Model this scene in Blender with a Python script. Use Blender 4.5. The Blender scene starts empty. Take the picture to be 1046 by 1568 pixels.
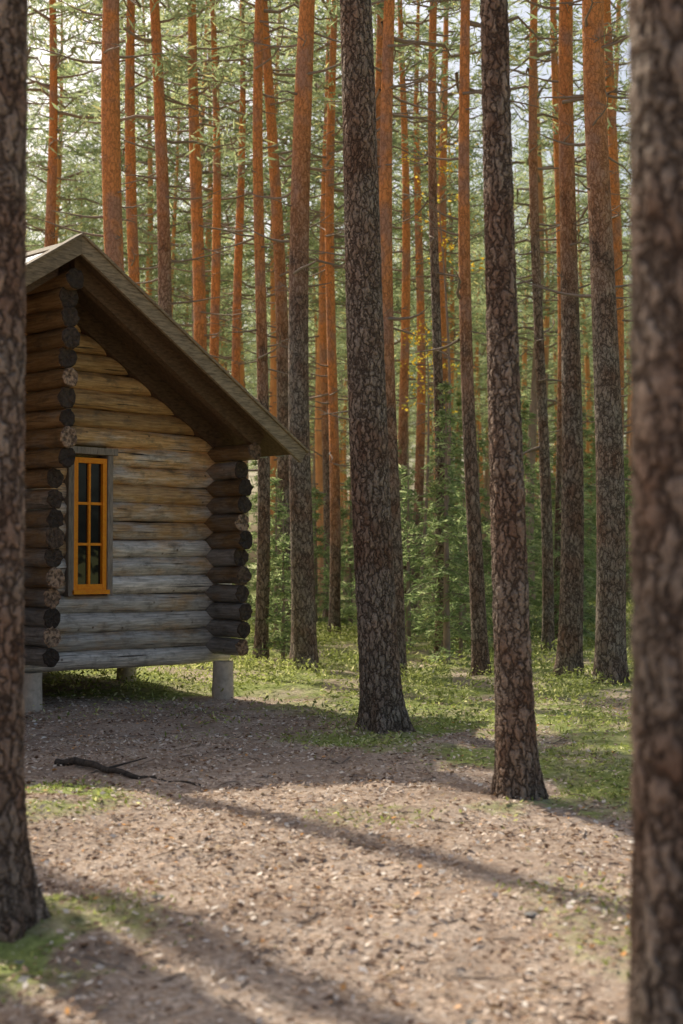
import bpy, math, random
import numpy as np
from mathutils import Vector, Matrix
rng=np.random.default_rng(7); random.seed(7)
S=bpy.context.scene
S.view_settings.view_transform='Standard'
col=S.collection
def link(o): col.objects.link(o); return o

# ---------------------------------------------------------------- noise
_perm=np.random.default_rng(3).random((256,256))
def vn(x,y):
    x=np.asarray(x,float);y=np.asarray(y,float)
    xi=np.floor(x).astype(int);yi=np.floor(y).astype(int);fx=x-xi;fy=y-yi
    fx=fx*fx*(3-2*fx);fy=fy*fy*(3-2*fy)
    g=lambda a,b:_perm[a&255,b&255]
    return (g(xi,yi)*(1-fx)+g(xi+1,yi)*fx)*(1-fy)+(g(xi,yi+1)*(1-fx)+g(xi+1,yi+1)*fx)*fy
def sst(a,b,x):
    t=np.clip((x-a)/(b-a),0,1);return t*t*(3-2*t)
def gh(x,y):
    x=np.asarray(x,float);y=np.asarray(y,float)
    h=.16*(vn(x*.35+9,y*.35+4)-.5)+.07*(vn(x*1.3,y*1.3)-.5)+.025*(vn(x*5,y*5)-.5)
    h=h+.16*np.exp(-(((x+2.2)/.9)**2+((y-8.9)/1.0)**2))
    h=h+.10*np.exp(-(((x+1.5)/.6)**2+((y-6.1)/.6)**2))
    h=h-.10*np.exp(-(((x+1)/1.5)**2+((y-16.5)/1.5)**2))
    h=h+.25*sst(20,60,y)*(vn(x*.1,y*.1)-.3)*2
    return h
def mossf(x,y):
    n=vn(x*.9+3,y*.9+8);n2=vn(x*3+30,y*3)
    m=sst(-1.2,1.4,(y+1.0*x-11.5)+(n-.5)*4+(n2-.5)*2.2)
    m=m*(1-.6*sst(.5,.75,vn(x*1.7+40,y*.9+7)))
    m=np.maximum(m,np.exp(-(((x+1.25)/.45)**2+((y-6.0)/.7)**2))*1.2*sst(.2,.6,n2+.2))
    m=np.maximum(m,np.exp(-(((x+2.1)/.7)**2+((y-9.3)/.9)**2))*1.3*sst(.2,.6,n2+.2))
    m=np.maximum(m,.35*sst(.78,.9,n))
    fr=sst(1.8,3.4,np.hypot(x+2.3,(y-14.2)))
    return np.clip(m*(.25+.75*fr),0,1)

# ---------------------------------------------------------------- mesh builder
class MB:
    def __init__(s): s.V=[];s.F=[];s.M=[];s.S=[];s.n=0
    def add(s,v,f,mat=0,smooth=False):
        v=np.asarray(v,float).reshape(-1,3);f=np.asarray(f,int).reshape(-1,4)
        s.V.append(v);s.F.append(f+s.n);s.M.append(np.full(len(f),mat));s.S.append(np.full(len(f),smooth));s.n+=len(v)
    def mesh(s,name,mats):
        V=np.concatenate(s.V);F=np.concatenate(s.F);M=np.concatenate(s.M);Sm=np.concatenate(s.S)
        me=bpy.data.meshes.new(name)
        me.vertices.add(len(V));me.vertices.foreach_set('co',V.ravel())
        me.loops.add(F.size);me.loops.foreach_set('vertex_index',F.ravel().astype(np.int32))
        me.polygons.add(len(F));me.polygons.foreach_set('loop_start',(np.arange(len(F))*4).astype(np.int32))
        me.polygons.foreach_set('material_index',M.astype(np.int32))
        me.polygons.foreach_set('use_smooth',Sm.astype(bool))
        me.update(calc_edges=True)
        for m in mats: me.materials.append(m)
        return me
    def obj(s,name,mats,loc=(0,0,0)):
        o=bpy.data.objects.new(name,s.mesh(name,mats));o.location=loc;return link(o)
def tube(mb,P,R,segs,mat=0,lob=None,vertical=False):
    P=np.asarray(P,float);R=np.asarray(R,float);n=len(P)
    if vertical:
        A=np.tile([1.,0,0],(n,1));B=np.tile([0,1.,0],(n,1))
    else:
        T=np.gradient(P,axis=0);T/=np.linalg.norm(T,axis=1)[:,None]+1e-9
        ref=np.where(np.abs(T[:,2:3])>.9,[[1.,0,0]],[[0,0,1.]])
        A=np.cross(T,ref);A/=np.linalg.norm(A,axis=1)[:,None]+1e-9;B=np.cross(T,A)
    th=np.arange(segs)*2*np.pi/segs
    rr=R[:,None]*np.ones(segs)
    if lob is not None: rr=rr*lob(P[:,2][:,None],th[None,:])
    V=P[:,None,:]+rr[...,None]*(np.cos(th)[None,:,None]*A[:,None,:]+np.sin(th)[None,:,None]*B[:,None,:])
    i=np.arange(n-1)[:,None]*segs;j=np.arange(segs)[None,:];k=(j+1)%segs
    F=np.stack([i+j,i+k,i+k+segs,i+j+segs],-1)
    mb.add(V,F,mat,True)
def rhombi(mb,C,D,N,L,W,mat):
    D=D/(np.linalg.norm(D,axis=1)[:,None]+1e-9)
    Sd=np.cross(D,N);Sd/=np.linalg.norm(Sd,axis=1)[:,None]+1e-9
    L=np.asarray(L)[:,None]/2;W=np.asarray(W)[:,None]/2
    V=np.stack([C-D*L,C+Sd*W,C+D*L,C-Sd*W],1)
    mb.add(V,np.arange(len(C)*4),mat,False)

# ---------------------------------------------------------------- materials
def newmat(name):
    m=bpy.data.materials.new(name);m.use_nodes=True;nt=m.node_tree;nt.nodes.clear()
    o=nt.nodes.new('ShaderNodeOutputMaterial');return m,nt,o
def nd(nt,t,**k):
    n=nt.nodes.new('ShaderNode'+t)
    for a,b in k.items(): setattr(n,a,b)
    return n
def lk(nt,a,b): nt.links.new(a,b)
def ramp(nt,fac,stops,interp='LINEAR'):
    r=nd(nt,'ValToRGB');r.color_ramp.interpolation=interp;e=r.color_ramp.elements
    while len(e)<len(stops): e.new(.5)
    for x,(p,c) in zip(e,stops): x.position=p;x.color=(*c,1) if len(c)==3 else c
    lk(nt,fac,r.inputs[0]);return r.outputs[0]
def g(v): return (v,v,v)
def mix(nt,f,a,b,bt='MIX'):
    m=nd(nt,'Mix',data_type='RGBA',blend_type=bt)
    for s,v in ((m.inputs[0],f),(m.inputs[6],a),(m.inputs[7],b)):
        if hasattr(v,'is_linked'): lk(nt,v,s)
        elif isinstance(v,(int,float)): s.default_value=v
        else: s.default_value=(*v,1)
    return m.outputs[2]
def math_(nt,op,a,b=None,clamp=False):
    m=nd(nt,'Math',operation=op,use_clamp=clamp)
    for s,v in zip(m.inputs,(a,b)):
        if v is None: continue
        if hasattr(v,'is_linked'): lk(nt,v,s)
        else: s.default_value=v
    return m.outputs[0]
def noise(nt,vec,scale,detail=4,rough=.55):
    n=nd(nt,'TexNoise');n.inputs['Scale'].default_value=scale;n.inputs['Detail'].default_value=detail;n.inputs['Roughness'].default_value=rough
    if vec is not None: lk(nt,vec,n.inputs['Vector'])
    return n.outputs[0]
def mapping(nt,vec,sc):
    m=nd(nt,'Mapping');m.inputs['Scale'].default_value=sc;lk(nt,vec,m.inputs[0]);return m.outputs[0]
def bsdf(nt,out,colr,rough=.85,bump=None,bs=.5,bd=.01,spec=.3):
    b=nd(nt,'BsdfPrincipled');b.inputs['Roughness'].default_value=rough
    b.inputs['Specular IOR Level'].default_value=spec
    if hasattr(colr,'is_linked'): lk(nt,colr,b.inputs['Base Color'])
    else: b.inputs['Base Color'].default_value=(*colr,1)
    if bump is not None:
        bn=nd(nt,'Bump');bn.inputs['Strength'].default_value=bs;bn.inputs['Distance'].default_value=bd
        lk(nt,bump,bn.inputs['Height']);lk(nt,bn.outputs[0],b.inputs['Normal'])
    lk(nt,b.outputs[0],out.inputs[0]);return b

def bark(name,z0,z1,sc=11,disp=0.0,grey=.5,zs=.33):
    m,nt,o=newmat(name)
    tc=nd(nt,'TexCoord');oi=nd(nt,'ObjectInfo')
    ob=tc.outputs['Object']
    off=nd(nt,'VectorMath',operation='ADD');lk(nt,ob,off.inputs[0])
    cb=nd(nt,'CombineXYZ');r10=math_(nt,'MULTIPLY',oi.outputs['Random'],37.);lk(nt,r10,cb.inputs[2]);lk(nt,cb.outputs[0],off.inputs[1])
    wn=nd(nt,'TexNoise');wn.inputs['Scale'].default_value=13;wn.inputs['Detail'].default_value=3;wn.inputs['Roughness'].default_value=.65;lk(nt,off.outputs[0],wn.inputs['Vector'])
    ws=nd(nt,'VectorMath',operation='SCALE');lk(nt,wn.outputs[1],ws.inputs[0]);ws.inputs['Scale'].default_value=.12
    wa=nd(nt,'VectorMath',operation='ADD');lk(nt,off.outputs[0],wa.inputs[0]);lk(nt,ws.outputs[0],wa.inputs[1])
    mp=mapping(nt,wa.outputs[0],(1,1,zs))
    v=nd(nt,'TexVoronoi',feature='DISTANCE_TO_EDGE');v.inputs['Scale'].default_value=sc;lk(nt,mp,v.inputs['Vector'])
    v2=nd(nt,'TexVoronoi',feature='F1');v2.inputs['Scale'].default_value=sc;lk(nt,mp,v2.inputs['Vector'])
    plate=ramp(nt,v.outputs[0],[(0,g(0)),(.12,g(.5)),(.4,g(1))])
    fine=noise(nt,mapping(nt,off.outputs[0],(1,1,.4)),55,4,.7)
    big=noise(nt,off.outputs[0],2.2,3)
    hgt=math_(nt,'ADD',math_(nt,'MULTIPLY',plate,.7),math_(nt,'MULTIPLY',fine,.7))
    cellv=nd(nt,'SeparateColor');lk(nt,v2.outputs['Color'],cellv.inputs[0])
    low=mix(nt,cellv.outputs[0],(.27,.155,.10),(.52,.37,.27))
    low=mix(nt,ramp(nt,big,[(.40,g(0)),(.60,g(1))]),low,mix(nt,grey,low,(.46,.42,.34)))
    low=mix(nt,ramp(nt,fine,[(.38,g(0)),(.62,g(1))]),mix(nt,.6,low,(.08,.05,.033)),low)
    low=mix(nt,ramp(nt,v.outputs[0],[(0,g(.9)),(.17,g(0))]),low,(.05,.032,.022))
    hi=mix(nt,fine,(.60,.19,.055),(1,.45,.16))
    hi=mix(nt,ramp(nt,big,[(.48,g(0)),(.64,g(.6))]),hi,(.36,.26,.22))
    hi=mix(nt,ramp(nt,v.outputs[0],[(0,g(.55)),(.12,g(0))]),hi,(.20,.08,.03))
    sp=nd(nt,'SeparateXYZ');lk(nt,ob,sp.inputs[0])
    zz=math_(nt,'ADD',sp.outputs[2],math_(nt,'ADD',math_(nt,'MULTIPLY',math_(nt,'SUBTRACT',oi.outputs['Random'],.5),3.),math_(nt,'MULTIPLY',math_(nt,'SUBTRACT',big,.5),6.)))
    mr=nd(nt,'MapRange');mr.inputs[1].default_value=z0;mr.inputs[2].default_value=z1;lk(nt,zz,mr.inputs[0])
    c=mix(nt,mr.outputs[0],low,hi)
    bsdf(nt,o,c,.9,hgt,.9,.02,.2)
    if disp:
        d=nd(nt,'Displacement');d.inputs['Scale'].default_value=disp;d.inputs['Midlevel'].default_value=.8;lk(nt,hgt,d.inputs['Height']);lk(nt,d.outputs[0],o.inputs['Displacement'])
        m.displacement_method='BOTH'
    return m
def barkfar(name,z0,z1):
    m,nt,o=newmat(name);tc=nd(nt,'TexCoord');oi=nd(nt,'ObjectInfo');ob=tc.outputs['Object']
    n=noise(nt,mapping(nt,ob,(1,1,.4)),11,3,.7);sp=nd(nt,'SeparateXYZ');lk(nt,ob,sp.inputs[0])
    low=mix(nt,n,(.14,.09,.07),(.56,.44,.36));hi=mix(nt,n,(.52,.19,.07),(1,.52,.23))
    zz=math_(nt,'ADD',sp.outputs[2],math_(nt,'MULTIPLY',math_(nt,'SUBTRACT',oi.outputs['Random'],.5),7.))
    mr=nd(nt,'MapRange');mr.inputs[1].default_value=z0;mr.inputs[2].default_value=z1;lk(nt,zz,mr.inputs[0])
    d=nd(nt,'BsdfDiffuse');lk(nt,mix(nt,mr.outputs[0],low,hi),d.inputs[0]);lk(nt,d.outputs[0],o.inputs[0]);return m
def leafm(name,stops,trans=.5,tcol=1.6,rough=.6):
    m,nt,o=newmat(name)
    ge=nd(nt,'NewGeometry')
    c=ramp(nt,ge.outputs['Random Per Island'],stops)
    d=nd(nt,'BsdfDiffuse');lk(nt,c,d.inputs[0])
    t=nd(nt,'BsdfTranslucent');tc=mix(nt,1,c,(tcol,tcol*1.0,tcol*.75),'MULTIPLY');lk(nt,tc,t.inputs[0])
    mx=nd(nt,'MixShader');mx.inputs[0].default_value=trans
    lk(nt,d.outputs[0],mx.inputs[1]);lk(nt,t.outputs[0],mx.inputs[2]);lk(nt,mx.outputs[0],o.inputs[0]);return m
M_barkA=bark('bark_plated_near',10,13,21,.016,.5,.27)
M_barkB=bark('bark_plated',6,9.5,20,0,.6,.3)
M_barkO=bark('bark_orange',2.4,5.2,18,0,.5,.3)
M_farO=barkfar('bark_orange_distant',2,6);M_farB=barkfar('bark_plated_distant',6,10)
M_pine=leafm('pine_needles',[(0,(.17,.22,.135)),(.5,(.28,.33,.21)),(.9,(.42,.46,.31)),(1,(.58,.50,.26))],.55,1.5)
M_spruce=leafm('spruce_needles',[(0,(.14,.20,.095)),(.6,(.29,.36,.19)),(1,(.52,.57,.37))],.5,1.5)
M_yellow=leafm('birch_leaves',[(0,(.62,.38,.05)),(.7,(.8,.55,.09)),(1,(.4,.45,.12))],.5,1.3)
M_moss=leafm('undergrowth_leaves',[(0,(.16,.19,.055)),(.5,(.36,.40,.13)),(.8,(.56,.59,.25)),(1,(.86,.80,.52))],.35,1.5)
M_litter=leafm('fallen_leaves',[(0,(.14,.08,.055)),(.35,(.42,.29,.20)),(.7,(.76,.60,.47)),(.93,(.94,.85,.74)),(.97,(.75,.35,.09)),(1,(.72,.70,.68))],.12,1.2)
mm,nt,o=newmat('dead_twig');bsdf(nt,o,(.28,.215,.165),.9);M_twig=mm

# ---------------------------------------------------------------- ground
def axis(lo,a,b,hi,st,gr=1.12):
    c=list(np.arange(a,b+1e-6,st))
    s=st;v=b
    while v<hi: s*=gr;v+=s;c.append(v)
    s=st;v=a
    while v>lo: s*=gr;v-=s;c.insert(0,v)
    return np.array(c)
def rough_h(x,y): return .022*(vn(x*7,y*7)+.8*vn(x*15,y*15)-.9)
xs=axis(-500,-5,5.5,500,.055);ys=axis(-300,3,20,600,.055)
X,Y=np.meshgrid(xs,ys);Z=gh(X,Y)
near=sst(22,14,Y)*sst(8,5,np.abs(X))
Z=Z+near*rough_h(X,Y)
mb=MB();ny,nx=X.shape
i=np.arange(ny-1)[:,None]*nx;j=np.arange(nx-1)[None,:]
mb.add(np.stack([X,Y,Z],-1),np.stack([i+j,i+j+1,i+j+1+nx,i+j+nx],-1),0,True)
m,nt,o=newmat('forest_floor')
at=nd(nt,'Attribute',attribute_name='moss');ge=nd(nt,'NewGeometry');P=ge.outputs['Position']
n1=noise(nt,P,1.3,5);n2=noise(nt,P,14,6,.7);n3=noise(nt,P,90,4,.7)
vo=nd(nt,'TexVoronoi');vo.inputs['Scale'].default_value=48;lk(nt,P,vo.inputs['Vector'])
vs=nd(nt,'SeparateColor');lk(nt,vo.outputs['Color'],vs.inputs[0])
lit=ramp(nt,n2,[(.25,(.21,.14,.10)),(.5,(.60,.45,.34)),(.75,(.92,.78,.64))])
lit=mix(nt,.4,lit,ramp(nt,vs.outputs[0],[(0,(.18,.115,.08)),(.5,(.55,.42,.32)),(.85,(.90,.76,.62)),(1,(.72,.44,.22))]))
lit=mix(nt,ramp(nt,n3,[(.4,g(0)),(.7,g(.5))]),lit,(.18,.12,.08))
lit=mix(nt,ramp(nt,n1,[(.38,g(.5)),(.58,g(0))]),lit,(.24,.16,.11))
grn=ramp(nt,n2,[(.25,(.09,.105,.03)),(.5,(.28,.32,.09)),(.75,(.52,.54,.20))])
grn=mix(nt,ramp(nt,n1,[(.48,g(0)),(.68,g(.75))]),grn,lit)
mf=math_(nt,'ADD',at.outputs['Fac'],math_(nt,'MULTIPLY',math_(nt,'SUBTRACT',n2,.5),.7))
c=mix(nt,ramp(nt,mf,[(.3,g(0)),(.65,g(1))]),lit,grn)
hh=math_(nt,'ADD',n2,math_(nt,'MULTIPLY',n3,.4))
bsdf(nt,o,c,.95,hh,.8,.03,.15)
ground=mb.obj('ground',[m])
a=ground.data.attributes.new('moss','FLOAT','POINT');a.data.foreach_set('value',mossf(X,Y).ravel().astype(np.float32))

def scatter(n,y0,y1,pw,kx=.27,mar=1.0):
    y=(y0**pw+(y1**pw-y0**pw)*rng.random(n))**(1/pw)
    x=(rng.random(n)*2-1)*(kx*y+mar);return x,y
def hfull(x,y):
    nr=sst(22,14,y)*sst(8,5,np.abs(x))
    return gh(x,y)+nr*rough_h(x,y)
x,y=scatter(115000,3.2,17,1.0)
mk=mossf(x,y);clump=vn(x*4,y*4)*.6+.4*vn(x*1.1+60,y*1.1)
keep=rng.random(len(x))<(1-.75*mk)*np.clip(-.1+2.1*clump,.05,1);x=x[keep];y=y[keep];n=len(x)
C=np.stack([x,y,hfull(x,y)+.005+.016*rng.random(n)],-1)
az=rng.random(n)*6.283;D=np.stack([np.cos(az),np.sin(az),(rng.random(n)-.5)*.9],-1)
N=np.stack([(rng.random(n)-.5)*1.7,(rng.random(n)-.5)*1.7,np.ones(n)],-1)
L=.012+.044*rng.random(n)**2.3;mb=MB();rhombi(mb,C,D,N,L,L*(.25+.45*rng.random(n)),0)
mb.obj('fallen_leaf_litter',[M_litter])
x,y=scatter(240000,5,45,1.15)
mk=mossf(x,y);cl=sst(.3,.7,vn(x*2.2+5,y*2.2))
keep=rng.random(len(x))<np.clip(mk*1.1-.1,0,1)*(.15+.85*cl);x=x[keep];y=y[keep];cl=cl[keep];n=len(x)
hgt=(.015+.19*cl*sst(11,16,y))*rng.random(n)
C=np.stack([x,y,hfull(x,y)+hgt+.004],-1)
D=rng.normal(size=(n,3));D[:,2]=np.abs(D[:,2])*.8;N=rng.normal(size=(n,3));N[:,2]+=1.2
sz=(.012+.0012*y)*(.6+.9*rng.random(n));mb=MB();rhombi(mb,C,D,N,sz*1.6,sz*.6,0)
mb.obj('moss_and_blueberry_undergrowth',[M_moss])
mb=MB()
x,y=scatter(600,3.5,16,1.1)
for xx,yy in zip(x,y):
    l=.05+.25*random.random()**2.5;a=random.random()*6.28;t=np.linspace(-.5,.5,4)
    px=xx+np.cos(a)*l*t;py=yy+np.sin(a)*l*t+.02*np.sin(t*5)
    tube(mb,np.stack([px,py,hfull(px,py)+.008],-1),np.full(4,.002+.003*random.random()),5,0)
mb.obj('fallen_twigs',[M_twig])
mm,nt,o=newmat('old_branch_bark');tc=nd(nt,'TexCoord');nn=noise(nt,tc.outputs['Object'],30,5)
bsdf(nt,o,ramp(nt,nn,[(.3,(.02,.015,.012)),(.7,(.09,.07,.055))]),.9,nn,.8,.01)
mb=MB();t=np.linspace(0,1,24);px=-2.25+1.25*t;py=11.3-1.15*t+.05*np.sin(t*9)
tube(mb,np.stack([px,py,hfull(px,py)+.02+.025*np.sin(t*6)],-1),.033*(1-t*.75),10,0)
tube(mb,np.stack([px[8]+np.linspace(0,.3,5),py[8]+np.linspace(0,.22,5),hfull(px[8],py[8])+.04+np.linspace(0,.06,5)],-1),np.linspace(.012,.004,5),6,0)
mb.obj('fallen_branch',[mm])
mm,nt,o=newmat('stone');tc=nd(nt,'TexCoord');nn=noise(nt,tc.outputs['Object'],18,6)
bsdf(nt,o,ramp(nt,nn,[(.3,(.16,.15,.13)),(.7,(.42,.39,.35))]),.9,nn,.6,.01);M_stone=mm
def stone(x,y,s,sz=.5,name='stone',parent=None,z=None):
    mb=MB();k=14
    ph=np.linspace(-np.pi/2,np.pi/2,k)
    def lob(zz,th): return 1+.22*np.sin(2*th+s*70)+.12*np.sin(3*th+zz*9/s)
    tube(mb,np.stack([0*ph,0*ph,np.sin(ph)*s*sz],-1),np.cos(ph)*s+1e-4,18,0,lob,True)
    z=float(gh(x,y)) if z is None else z
    ob=mb.obj(name,[M_stone],(x,y,z+s*sz*.3));ob.rotation_euler=(.1,.15,s*40);return ob
for q in [(-.84,6.6,.03),(.83,6.25,.04),(-1.25,5.6,.025),(1.6,6.9,.03),(.45,4.9,.03)]: stone(*q,.35)

# ---------------------------------------------------------------- trees
def needles(mb,C,n,spread,L,W,mat,up=.3):
    k=len(C)*n;c=np.repeat(C,n,0)+rng.normal(size=(k,3))*np.array(spread)
    D=rng.normal(size=(k,3));D[:,2]=D[:,2]*.5+up;N=rng.normal(size=(k,3))
    rhombi(mb,c,D,N,L*(.6+.8*rng.random(k)),W*(.6+.8*rng.random(k)),mat)
def pine_mesh(mb,H,r0,r1,zref,lean=(0,0),seg=14,rows=40,zc=10.,nbr=42,br=2.4,dead=18,flare=.45,zdead=2.5,bend=.05,need=12,nl=.26,nw=.04,deadL=1.2,dense_to=None,padp=.6,kick=0.,spread=.18):
    ph=random.random()*6.28;ph2=random.random()*6.28
    def cx(z): return lean[0]*z/zref+bend*np.sin(z*.45+ph)-bend*np.sin(ph)+kick*(1-np.exp(-np.maximum(z,0)))
    def cy(z): return lean[1]*z/zref+bend*np.cos(z*.4+ph2)-bend*np.cos(ph2)
    if dense_to: z=np.concatenate([np.linspace(-.25,dense_to,rows),np.linspace(dense_to,H,24)[1:]])
    else: z=np.concatenate([np.linspace(-.25,.8,8)[:-1],np.linspace(.8,H,rows)])
    R=np.interp(z,[0,zref,H],[r0,r1,.015])*(1+flare*np.exp(-np.maximum(z,0)/.22))
    def lob(zz,th):
        f=np.exp(-np.maximum(zz,0)/.3)
        return 1+.03*np.sin(2*th+ph+zz*.7)+.02*np.sin(3*th+zz*1.3)+f*.13*np.sin(5*th+ph2)+f*.06*np.sin(9*th+ph)
    tube(mb,np.stack([cx(z),cy(z),z],-1),R,seg,0,lob,True)
    for _ in range(dead):
        zz=zdead+(zc+1.5-zdead)*random.random()**.75;a=random.random()*6.283;l=(.25+random.random()**1.6)*deadL
        t=np.linspace(0,1,6);rad=np.interp(zz,[0,zref,H],[r0,r1,.015])
        dr=(random.random()-.6)*.5;cu=(random.random()-.3)*.5
        rr=rad*.7+l*t;w=.08*l*np.sin(t*5+a)
        P=np.stack([cx(zz)+np.cos(a)*rr-np.sin(a)*w,cy(zz)+np.sin(a)*rr+np.cos(a)*w,zz+l*(dr*t+cu*t*t)],-1)
        tube(mb,P,(.018+.010*random.random())*(1-t*.8)*min(1,l+.3),4,1)
        for _k in range(random.randint(1,4)):
            i0=random.randint(2,4);a2=a+random.choice([-1,1])*(.5+random.random()*.6);l2=l*.4*random.random()+.1
            s=np.linspace(0,1,3);tube(mb,np.stack([P[i0,0]+np.cos(a2)*l2*s,P[i0,1]+np.sin(a2)*l2*s,P[i0,2]+l2*(random.random()-.5)*s],-1),.007*(1-s*.6),3,1)
    pads=[]
    for b in range(nbr):
        u=(b+random.random())/nbr;zz=zc+(H-zc-.2)*u;a=b*2.399+random.random()*.7
        l=br*(.35+.65*math.sin(math.pi*min(1,.25+u*.72)))*(.55+.6*random.random())
        if u<.25 and random.random()<.4: l*=.5
        t=np.linspace(0,1,6);up=.05+.55*u
        P=np.stack([cx(zz)+np.cos(a)*l*t,cy(zz)+np.sin(a)*l*t,zz+l*(up*t-.15*t*t+.12*t**3)],-1)
        P[1:]+=rng.normal(size=(5,3))*.05*l
        tube(mb,P,(.018+.010*l)*(1-t*.85),4,1)
        for q in np.linspace(.4,1.02,max(3,int(l*2.4))):
            c=np.array([np.interp(q,t,P[:,k]) for k in range(3)])
            for s in (-1,0,1):
                if random.random()<padp:
                    w=l*.28*(1.2-q*.7)*random.uniform(.5,1.1)
                    pads.append(c+np.array([-np.sin(a)*s*w,np.cos(a)*s*w,random.uniform(-.05,.15)]))
    if pads: needles(mb,np.array(pads),need,(spread,spread,spread*.55),nl,nw,2)
def pine(x,y,**k):
    bk=k.pop('bark',M_barkB);mb=MB();pine_mesh(mb,**k)
    return mb.obj('pine_tree',[bk,M_twig,M_pine],(x,y,float(gh(x,y))))
pine(-1.445,6.0,H=17,r0=.110,r1=.098,zref=5,lean=(-.0,0),seg=110,rows=420,dense_to=5.5,bark=M_barkA,dead=4,zdead=6,flare=.85,bend=.006,nbr=16,zc=12,padp=.35)
pine(.872,3.6,H=18,r0=.14,r1=.128,zref=4,lean=(.0,0),seg=110,rows=420,dense_to=5,bark=M_barkA,dead=3,zdead=6,flare=.4,bend=.006,nbr=16,zc=13,padp=.35)
pine(.415,13.5,H=21,r0=.195,r1=.155,zref=6.9,lean=(-.20,0),kick=-.085,seg=120,rows=560,dense_to=7.5,bark=M_barkA,dead=5,zdead=7,flare=.42,bend=.004,nbr=18,zc=14,padp=.4)
pine(1.175,9.5,H=18,r0=.128,r1=.095,zref=5.4,lean=(-.105,0),kick=-.03,seg=110,rows=460,dense_to=6,bark=M_barkA,dead=5,zdead=6,flare=.32,bend=.006,nbr=16,zc=12.5,padp=.4)
MID=[(-.55,21,.185,.125,.06,M_barkB),(-1.0,26,.135,.10,-.35,M_barkB),(.79,20.2,.125,.08,-.03,M_barkO),(.72,26,.12,.10,-.0,M_barkB),
(3.57,19,.20,.145,-.05,M_barkB),(3.16,19.8,.17,.10,.12,M_barkB),(-3.45,22.5,.17,.15,-.15,M_barkO),(-3.75,26.5,.12,.10,-.1,M_barkO),
(-3.0,24.5,.14,.105,-.25,M_barkB),(-2.9,28,.15,.12,-.05,M_barkO),(-2.62,30,.11,.09,-.1,M_barkO),(-2.15,30.5,.11,.085,-.02,M_barkO),
(-5.9,28.5,.12,.10,0,M_barkB),(-1.32,23.3,.11,.08,.05,M_barkO),(-.15,28.5,.11,.09,.03,M_barkO),(1.55,22.5,.09,.065,.02,M_barkB),
(1.98,20.3,.115,.07,-.15,M_barkO),(3.55,24.5,.10,.075,-.1,M_barkB),(4.1,27,.10,.08,-.02,M_barkO),(2.45,33,.13,.11,0,M_barkO),
(-.95,31,.10,.08,.06,M_barkO),(1.35,31,.11,.09,-.04,M_barkO),(1.8,35,.12,.1,.05,M_barkO),(-7.0,30,.14,.11,0,M_barkO),(5.4,28,.14,.11,-.1,M_barkO),
(5.9,22,.16,.12,.1,M_barkB),(-.35,36,.12,.1,0,M_barkO)]
for (x,y,a,b,l,bk) in MID:
    dn=x<-2
    pine(x,y,H=random.uniform(17,21),r0=a,r1=b,zref=9,lean=(l,random.uniform(-.1,.1)),seg=20,rows=70,bark=bk,dead=32 if y>21 else 24,
         zdead=3.0 if y>22 else 4.5,zc=random.uniform(8.6,11.5),nbr=23 if dn else 21,deadL=1.1,bend=.07,flare=.3,padp=.6 if dn else .52,need=12)
# unseen pines added at left to cast shadow streaks: high, sparse crowns, stout trunks
for (x,y,n_,H_,zc_,rr_) in [(-7.9,24.3,8,19,11,.16),(-5.3,11.2,4,18,11,.19),(-3.95,9.0,4,18,11,.17),(-7.2,10.6,4,18,11,.19),(-8.6,13.0,4,19,12,.19),(-5.6,8.2,4,18,11,.18),
      (-10.4,19.3,5,24,18,.24),(-9.45,20.9,5,24,18,.20),(-8.1,22.3,5,23,17.5,.24),(-6.9,23.6,5,23,17,.20),(-11.6,18.3,5,24,18,.22)]:
    pine(x,y,H=H_,r0=rr_+.03,r1=rr_-.02,zref=12,lean=(random.uniform(-.25,.25),0),seg=14,rows=30,bark=M_farO,dead=16,zc=zc_,
         nbr=n_,br=2.4,bend=.08,padp=1.,need=44,nl=.3,nw=.07,spread=.17,deadL=1.4)
def spruce_mesh(mb,H,R,step=.16,nper=6,nl=.16,nw=.026,den=26,nd_=3):
    z=np.linspace(-.1,H,14);tube(mb,np.stack([0*z,0*z,z],-1),np.interp(z,[0,H],[.012*H+.01,.006]),7,0,None,True)
    zz=.25;pads=[]
    while zz<H-.1:
        f=1-zz/H
        for k in range(nper):
            if random.random()<.3: continue
            a=random.random()*6.283;l=R*(f**.8)*(.4+.85*random.random())+.06
            t=np.linspace(0,1,5)
            P=np.stack([np.cos(a)*l*t,np.sin(a)*l*t,zz+random.uniform(-.05,.05)+l*(.18*t-.5*t*t+.12*t**3)],-1)
            tube(mb,P,.010*(1-.7*t),3,1)
            nn=max(4,int(den*l))
            q=.15+.9*rng.random(nn);w=(rng.random(nn)*2-1)*.26*l*(1.15-q)
            pads.append(np.stack([np.cos(a)*l*q-np.sin(a)*w,np.sin(a)*l*q+np.cos(a)*w,np.interp(q,t,P[:,2])-.05*rng.random(nn)-.15*np.abs(w)],-1))
        zz+=step*(.7+.6*random.random())
    C=np.concatenate(pads);needles(mb,C,nd_,(.03,.03,.03),nl,nw,2,-.15)
def spruce(x,y,H,R,**k):
    mb=MB();spruce_mesh(mb,H,R,**k);return mb.obj('spruce_tree',[M_farB,M_twig,M_spruce],(x,y,float(gh(x,y))))
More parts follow.
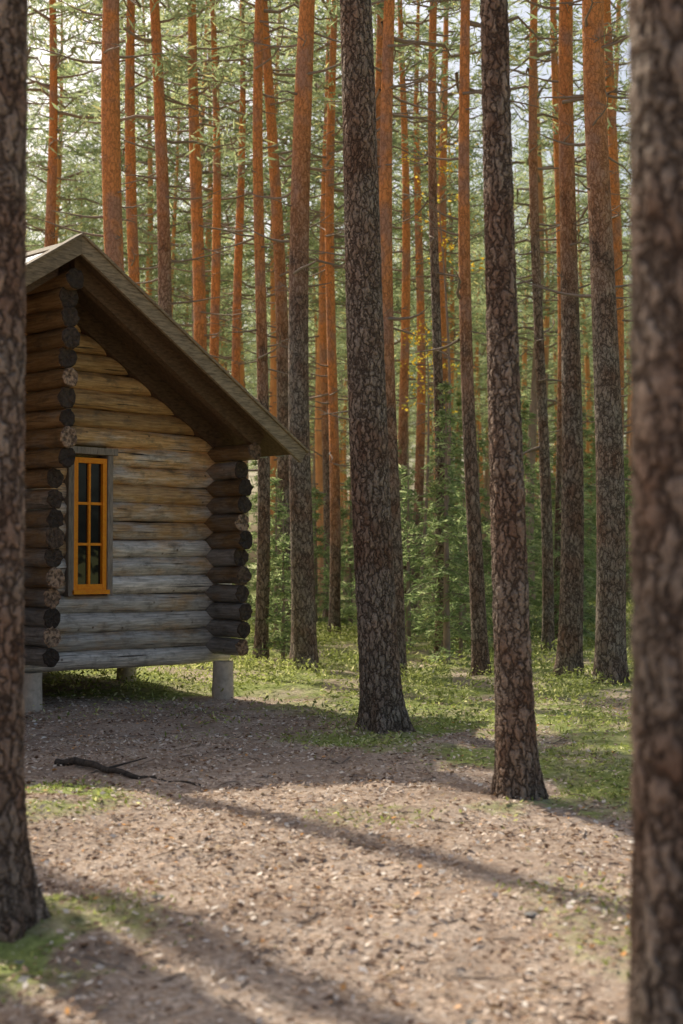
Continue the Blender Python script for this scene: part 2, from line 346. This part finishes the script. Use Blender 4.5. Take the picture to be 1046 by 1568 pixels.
for q in [(1.62,22.0,4.4,.75),(1.15,24.5,3.4,.65),(2.15,25,3.0,.7),(-1.15,25,3.1,.5),(3.35,27,5.4,.9),(2.75,28.5,4.3,.9),(.55,29,3.0,.7),(-.6,33,3.4,.9),(-1.8,31,4.5,.9),(4.6,30,5,1.0),
          (1.95,23.3,2.2,.5),(1.0,27.5,4.0,.8),(-.95,23.2,2.3,.42),(2.3,31,5.5,1.0),(3.9,33,4.2,.9),(5.6,33,5.0,1.0),(.2,32,3.6,.8),(2.75,24.6,2.6,.55),(4.3,26.2,3.4,.7)]:
    spruce(*q)
def birch(x,y,H):
    mb=MB();z=np.linspace(-.1,H,24);cx=.25*np.sin(z*.35)
    tube(mb,np.stack([cx,0*z,z],-1),np.interp(z,[0,H],[.045,.008]),9,0,None,True);pads=[]
    for b in range(16):
        zz=H*(.72+.28*(b+random.random())/16);a=b*2.4;l=random.uniform(.3,1.0)*(1.15-(zz/H-.5))
        t=np.linspace(0,1,5);P=np.stack([np.interp(zz,z,cx)+np.cos(a)*l*t,np.sin(a)*l*t,zz+l*.25*t-.15*l*t*t],-1)
        tube(mb,P,.010*(1-.7*t),4,1)
        for q in (.5,.75,1.): 
            if random.random()<.45: pads.append([np.interp(q,t,P[:,k]) for k in range(3)])
    needles(mb,np.array(pads),12,(.15,.15,.06),.08,.05,2,0)
    mb.obj('birch_tree',[M_farB,M_twig,M_yellow],(x,y,float(gh(x,y))))
birch(1.85,27.5,9.9);birch(1.5,28.5,6.2)
forest=bpy.data.objects.new('distant_forest',None);link(forest)
PV=[]
for k in range(7):
    mb=MB();pine_mesh(mb,H=random.uniform(17,22),r0=random.uniform(.10,.19),r1=random.uniform(.075,.13),zref=9,lean=(random.uniform(-.4,.4),0),seg=8,rows=18,
        zc=random.uniform(6.8,10.5),nbr=38,br=2.6,dead=26,zdead=2.5,need=14,nl=.34,nw=.042,deadL=1.4,bend=.10,flare=.25,padp=.6,spread=.22)
    PV.append(mb.mesh('pine_variant',[M_farO if k%3 else M_farB,M_twig,M_pine]))
SV=[]
for k in range(4):
    mb=MB();spruce_mesh(mb,6.5+1.5*k,1.2+.2*k,step=.26,nper=7,nl=.28,nw=.055,den=14)
    SV.append(mb.mesh('spruce_variant',[M_farB,M_twig,M_spruce]))
pts=[]
def place(me,x,y,s,nm):
    o=bpy.data.objects.new(nm,me);o.location=(x,y,float(gh(x,y))-.05);o.rotation_euler=(random.gauss(0,.018),random.gauss(0,.018),random.random()*6.28);o.scale=(s,s,s*random.uniform(.92,1.1));o.parent=forest;link(o)
tries=0
while len(pts)<215 and tries<30000:
    tries+=1
    y=random.uniform(30,130);x=random.uniform(-1,1)*(.26*y+2)
    if abs(x)<.26*y+1 and y<37: continue
    md=1.0+random.random()*2.4
    if any((x-a)**2+(y-b)**2<md*md for a,b in pts): continue
    pts.append((x,y));place(random.choice(PV),x,y,random.uniform(.8,1.15),'pine')
for _ in range(145):
    y=math.sqrt(random.uniform(37**2,115**2));x=random.uniform(-1,1)*(.27*y+3)
    place(random.choice(SV),x,y,random.uniform(.4,.85),'spruce')

# ---------------------------------------------------------------- cabin
cabin=bpy.data.objects.new('log_cabin',None);link(cabin)
cabin.location=(-3.347,15.16,0);cabin.rotation_euler=(0,0,math.radians(45))
def logmat(name,axis,k=1.0):
    m,nt,o=newmat(name);tc=nd(nt,'TexCoord');ob=tc.outputs['Object'];ge=nd(nt,'NewGeometry');ri=ge.outputs['Random Per Island']
    sc=(1.2,16,16) if axis=='x' else (16,1.2,16)
    gr=noise(nt,mapping(nt,ob,sc),3,6,.65);bl=noise(nt,mapping(nt,ob,(1.1,1.1,3.5)),1.6,5,.6)
    st=noise(nt,mapping(nt,ob,(3,3,5)),1.4,4,.7)
    sp=nd(nt,'SeparateXYZ');lk(nt,ob,sp.inputs[0])
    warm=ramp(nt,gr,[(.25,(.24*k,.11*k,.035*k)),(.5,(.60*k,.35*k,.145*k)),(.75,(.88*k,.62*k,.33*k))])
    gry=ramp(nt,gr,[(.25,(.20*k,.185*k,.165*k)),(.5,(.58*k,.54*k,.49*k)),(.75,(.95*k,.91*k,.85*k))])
    f=math_(nt,'ADD',math_(nt,'MULTIPLY',math_(nt,'SUBTRACT',2.6,sp.outputs[2]),.6),math_(nt,'MULTIPLY',math_(nt,'SUBTRACT',bl,.5),3.4))
    f=math_(nt,'ADD',f,math_(nt,'MULTIPLY',math_(nt,'SUBTRACT',ri,.5),.9))
    c=mix(nt,ramp(nt,f,[(.0,g(0)),(.75,g(.9))]),warm,gry)
    c=mix(nt,1,c,ramp(nt,ri,[(0,g(.62)),(1,g(1.12))]),'MULTIPLY')
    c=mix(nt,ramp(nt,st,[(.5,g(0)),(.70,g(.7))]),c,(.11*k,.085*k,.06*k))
    vo=nd(nt,'TexVoronoi');vo.inputs['Scale'].default_value=5.5;lk(nt,ob,vo.inputs['Vector'])
    kn=ramp(nt,vo.outputs['Distance'],[(.03,g(1)),(.11,g(0))]);c=mix(nt,kn,c,(.12,.07,.03))
    ck=noise(nt,mapping(nt,ob,(.5,26,26) if axis=='x' else (26,.5,26)),2.2,3,.5)
    cr=ramp(nt,ck,[(.30,g(1)),(.36,g(0))]);c=mix(nt,cr,c,(.04,.025,.015))
    h=math_(nt,'SUBTRACT',gr,cr)
    bsdf(nt,o,c,.42,h,.6,.014,.5);return m
M_lx=logmat('log_wood_gable','x',1.15);M_ly=logmat('log_wood_side_shaded','y',.42)  # side logs and stubs: same wood darkened, their shade put into the colour
m,nt,o=newmat('log_end_grain');tc=nd(nt,'TexCoord');ge=nd(nt,'NewGeometry');nn=noise(nt,tc.outputs['Object'],25,5)
c=ramp(nt,ge.outputs['Random Per Island'],[(0,(.05,.038,.03)),(.72,(.10,.07,.05)),(.8,(.38,.24,.15)),(1,(.56,.38,.25))])
c=mix(nt,ramp(nt,nn,[(.4,g(.8)),(.6,g(0))]),c,(.035,.025,.018));bsdf(nt,o,c,.85,nn,1,.04);M_end=m
def boardmat(name,a,b,scl=(1,1,1),rough=.8):
    m,nt,o=newmat(name);tc=nd(nt,'TexCoord');ge=nd(nt,'NewGeometry')
    gr=noise(nt,mapping(nt,tc.outputs['Object'],scl),4,6,.65);c=ramp(nt,gr,[(.3,a),(.7,b)])
    c=mix(nt,1,c,ramp(nt,ge.outputs['Random Per Island'],[(0,g(.7)),(1,g(1.2))]),'MULTIPLY')
    bsdf(nt,o,c,rough,gr,.5,.01,.35);return m
M_barge=boardmat('mossy_barge_board',(.12,.09,.055),(.42,.32,.20),(2,12,12))
M_roof=boardmat('weathered_roof_board',(.22,.24,.26),(.48,.52,.56),(2,10,4),.55)
M_dark=boardmat('brown_rafter_wood',(.06,.036,.02),(.18,.11,.06),(3,10,10))
M_trim=boardmat('window_trim_wood',(.16,.13,.10),(.40,.33,.26),(12,12,2))
M_pier=boardmat('pier_concrete',(.42,.35,.27),(.70,.60,.48),(3,3,3),.95)
m,nt,o=newmat('orange_paint');tc=nd(nt,'TexCoord');nn=noise(nt,tc.outputs['Object'],30,4)
bsdf(nt,o,ramp(nt,nn,[(.3,(.9,.25,.008)),(.7,(1,.38,.012))]),.5,nn,.2,.004);M_or=m
m,nt,o=newmat('window_glass');tc=nd(nt,'TexCoord');nn=noise(nt,tc.outputs['Object'],3,2)
b=bsdf(nt,o,(.012,.014,.012),.04,nn,.15,.02,.5);M_gl=m

def child(o): o.parent=cabin;return o
logs=MB()
def log(mb,p0,p1,r,side,endm=2):
    p0=np.array(p0,float);p1=np.array(p1,float);L=np.linalg.norm(p1-p0);n=max(4,int(L/.10));t=np.linspace(0,1,n)
    a=random.random()*6.28;P=p0+(p1-p0)*t[:,None];P[:,2]+=.008*np.sin(t*L*2+a)
    R=r*(1+.03*np.sin(t*L*1.7+a)+.02*np.sin(t*L*6+2*a)+.014*np.sin(t*L*13+a))
    th=np.arange(20)*2*np.pi/20;ax=0 if abs((p1-p0)[0])>abs((p1-p0)[1]) else 1;A=np.zeros(3);A[1-ax]=1;B=np.array([0,0,1.])
    RR=R[:,None]*(1+.02*np.sin(3*th+a)[None,:])
    ej=1+rng.normal(size=20)*.05;RR[0]*=ej;RR[-1]*=ej
    V=P[:,None,:]+RR[:,:,None]*(np.cos(th)[None,:,None]*A+np.sin(th)[None,:,None]*B)
    dv=(p1-p0)/L;V[0]+=dv*(rng.normal(size=(20,1))*.008);V[-1]+=dv*(rng.normal(size=(20,1))*.008)
    i=np.arange(n-1)[:,None]*20;j=np.arange(20)[None,:];k=(j+1)%20
    mb.add(V,np.stack([i+j,i+k,i+k+20,i+j+20],-1),side,True)
    for e,sg in ((0,-1),(n-1,1)):
        dirn=dv*sg
        rim=V[e];inn=P[e]+(rim-P[e])*.86+dirn*.012;inn2=P[e]+(rim-P[e])*.05+dirn*.004
        f=[]
        for q in range(20):
            w=(q+1)%20;f.append([q,w,20+w,20+q]);f.append([20+q,20+w,40+w,40+q])
        mb.add(np.concatenate([rim,inn,inn2]),f,endm,False)
TAN=math.tan(math.radians(32.8));ZA=4.90
r=.108;st=.207;z0=.485
def hw(z): return (ZA-.20-z)/TAN
W0,W1,WZ0,WZ1=.50,1.06,1.23,2.74
for k in range(21):
    z=z0+st*k;w=min(2.6+.28,hw(z));
    if w<.15: break
    if z<3.05: w=2.88
    rr=r*random.uniform(.96,1.06)
    if WZ0-.03<z<WZ1+.03:
        log(logs,(-w,.1,z),(W0,.1,z),rr,0);log(logs,(W1,.1,z),(w+random.uniform(-.04,.04),.1,z),rr,0)
    else: log(logs,(-w,.1,z),(w+random.uniform(-.04,.0),.1,z),rr,0)
    log(logs,(-w,5.9,z),(w,5.9,z),rr,0)
for xx in (-2.6,0,2.6):
    top=3.0 if xx else 4.4;k=0
    while True:
        z=z0+st*k+.10
        if z>top+.03: break
        if xx==0: pr=.46+.1*random.random() if z<2.62 else .72+.08*random.random()
        else: pr=.46+.10*random.random() if z<2.8 else .70+.03*random.random()
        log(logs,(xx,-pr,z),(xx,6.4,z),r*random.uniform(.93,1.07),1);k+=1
log(logs,(0,-.86,4.50),(0,6.7,4.50),.115,1)
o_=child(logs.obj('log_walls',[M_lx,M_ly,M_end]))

def boxes(name,lst,mat,bev=.004):
    mb=MB()
    for (x0,x1,y0,y1,z0_,z1_) in lst:
        V=[(x0,y0,z0_),(x1,y0,z0_),(x1,y1,z0_),(x0,y1,z0_),(x0,y0,z1_),(x1,y0,z1_),(x1,y1,z1_),(x0,y1,z1_)]
        mb.add(V,[(0,3,2,1),(4,5,6,7),(0,1,5,4),(1,2,6,5),(2,3,7,6),(3,0,4,7)])
    o=child(mb.obj(name,[mat]))
    if bev: b=o.modifiers.new('b','BEVEL');b.width=bev;b.segments=2
    return o
def prisms(name,lst,mat,bev=.004):
    mb=MB()
    for (pr,y0,y1) in lst:
        V=[(p[0],y0,p[1]) for p in pr]+[(p[0],y1,p[1]) for p in pr]
        mb.add(V,[(0,1,2,3),(7,6,5,4),(0,4,5,1),(1,5,6,2),(2,6,7,3),(3,7,4,0)])
    o=child(mb.obj(name,[mat]))
    if bev: b=o.modifiers.new('b','BEVEL');b.width=bev;b.segments=2
    return o
sa,ca=math.sin(math.radians(32.8)),math.cos(math.radians(32.8))
def sl(s,top,thick,w0,w1):
    def pt(w,off): return (s*(w-off*sa),ZA-w*TAN-off*ca)
    a=(s*w0,ZA-w0*TAN-top/ca);b=pt(w1,top);c=pt(w1,top+thick);d=(s*w0,ZA-w0*TAN-(top+thick)/ca)
    pr=[a,b,c,d]
    return pr if s<0 else pr[::-1]
EW=3.14
bl=[];y=-.93
while y<6.9:
    w=.145
    for s in (-1,1): bl.append((sl(s,.012+.006*random.random(),.026,.01,EW+random.uniform(-.01,.02)),y,y+w))
    y+=w+.006
prisms('roof_boards',bl,M_roof,.003)
prisms('roof_underlay',[(sl(s,.048,.02,.0,EW-.03),-.92,6.85) for s in (-1,1)],M_dark,0)
prisms('barge_boards',[(sl(s,-.012,.155,.0,EW+.03),-.975,-.935) for s in (-1,1)]+[(sl(s,-.012,.155,.0,EW+.03),6.92,6.96) for s in (-1,1)],M_barge)
prisms('barge_cap',[(sl(s,-.04,.026,.0,EW+.05),-1.0,-.86) for s in (-1,1)],M_barge)
prisms('rafters',[(sl(s,.07,.18,.1,EW-.35),yy,yy+.10) for s in (-1,1) for yy in (-.70,)]+[(sl(s,.07,.20,.02,2.9),-.045,.21) for s in (-1,1)],M_dark)
prisms('ridge_cap',[(sl(s,-.005,.02,.0,.14),-.86,6.92) for s in (-1,1)],M_barge)
boxes('window_trim',[(.485,.557,-.05,.12,1.20,2.76),(1.004,1.075,-.05,.12,1.20,2.76),(.44,1.13,-.065,.12,2.763,2.84)],M_trim)
fx0,fx1,fz0,fz1=.56,1.001,1.255,2.725
fr=[(fx0,fx0+.06,-.035,.06,fz0,fz1),(fx1-.055,fx1,-.035,.06,fz0,fz1),(fx0+.061,fx1-.056,-.035,.06,fz1-.06,fz1),(fx0+.061,fx1-.056,-.035,.06,fz0,fz0+.075),(fx0-.02,fx1+.02,-.075,-.037,fz0-.035,fz0+.012)]
cxm=(fx0+fx1)/2;fr.append((cxm-.015,cxm+.015,-.02,.03,fz0+.076,fz1-.061))
for q in (1,2):
    zz=fz0+.065+(fz1-.055-fz0-.065)*q/3
    fr.append((fx0+.061,cxm-.0155,-.018,.028,zz-.015,zz+.015));fr.append((cxm+.0155,fx1-.056,-.018,.028,zz-.015,zz+.015))
boxes('window_frame',fr,M_or,.003)
boxes('window_glass',[(fx0+.03,fx1-.03,.008,.014,fz0+.03,fz1-.03)],M_gl,0)
boxes('floor',[(-2.55,2.55,.12,5.9,.40,.46)],M_dark,0)
def pier(px,py,rr,zt=.40):
    mb=MB()
    c45=math.sqrt(.5);gx=-3.347+c45*px-c45*py;gy=15.16+c45*px+c45*py;zb=float(gh(gx,gy))-.15
    z=np.linspace(zb,zt,7);
    tube(mb,np.stack([0*z+px,0*z+py,z],-1),rr*(1+.04*np.cos(z*9)),20,0,lambda zz,th:1+.02*np.sin(3*th+zz*7),True)
    return child(mb.obj('pier',[M_pier]))
for q in [(2.6,-.15),(2.6,1.75),(2.6,4),(2.6,5.9),(0,5.9),(-2.6,5.9),(-2.6,3),(-2.6,.1),(0,3),(0.05,.0)]: pier(*q,.125)

# ---------------------------------------------------------------- light, sky, camera
el,az=math.radians(42),math.radians(-36)
sd=Vector((math.sin(az)*math.cos(el),math.cos(az)*math.cos(el),math.sin(el)))
L=bpy.data.lights.new('sun','SUN');L.energy=5;L.angle=math.radians(.5);L.color=(1,.94,.82)
so=link(bpy.data.objects.new('sun',L));so.rotation_euler=sd.to_track_quat('Z','Y').to_euler();so.location=(-10,20,30)
w=bpy.data.worlds.new('World');S.world=w;w.use_nodes=True;nt=w.node_tree
sk=nt.nodes.new('ShaderNodeTexSky');sk.sky_type='NISHITA';sk.sun_disc=False;sk.sun_elevation=el;sk.sun_rotation=az%(2*math.pi)
sk.dust_density=5;sk.air_density=1.1;sk.ozone_density=.7
bg=nt.nodes['Background'];bg.inputs[1].default_value=.15;nt.links.new(sk.outputs[0],bg.inputs[0])
cd=bpy.data.cameras.new('camera');cd.sensor_fit='VERTICAL';cd.sensor_height=36;cd.lens=50;cd.clip_end=2000
cd.dof.use_dof=True;cd.dof.focus_distance=14.8;cd.dof.aperture_fstop=2.0
co=link(bpy.data.objects.new('camera',cd));co.location=(0,0,1.6);co.rotation_euler=(math.radians(91.92),0,0);S.camera=co
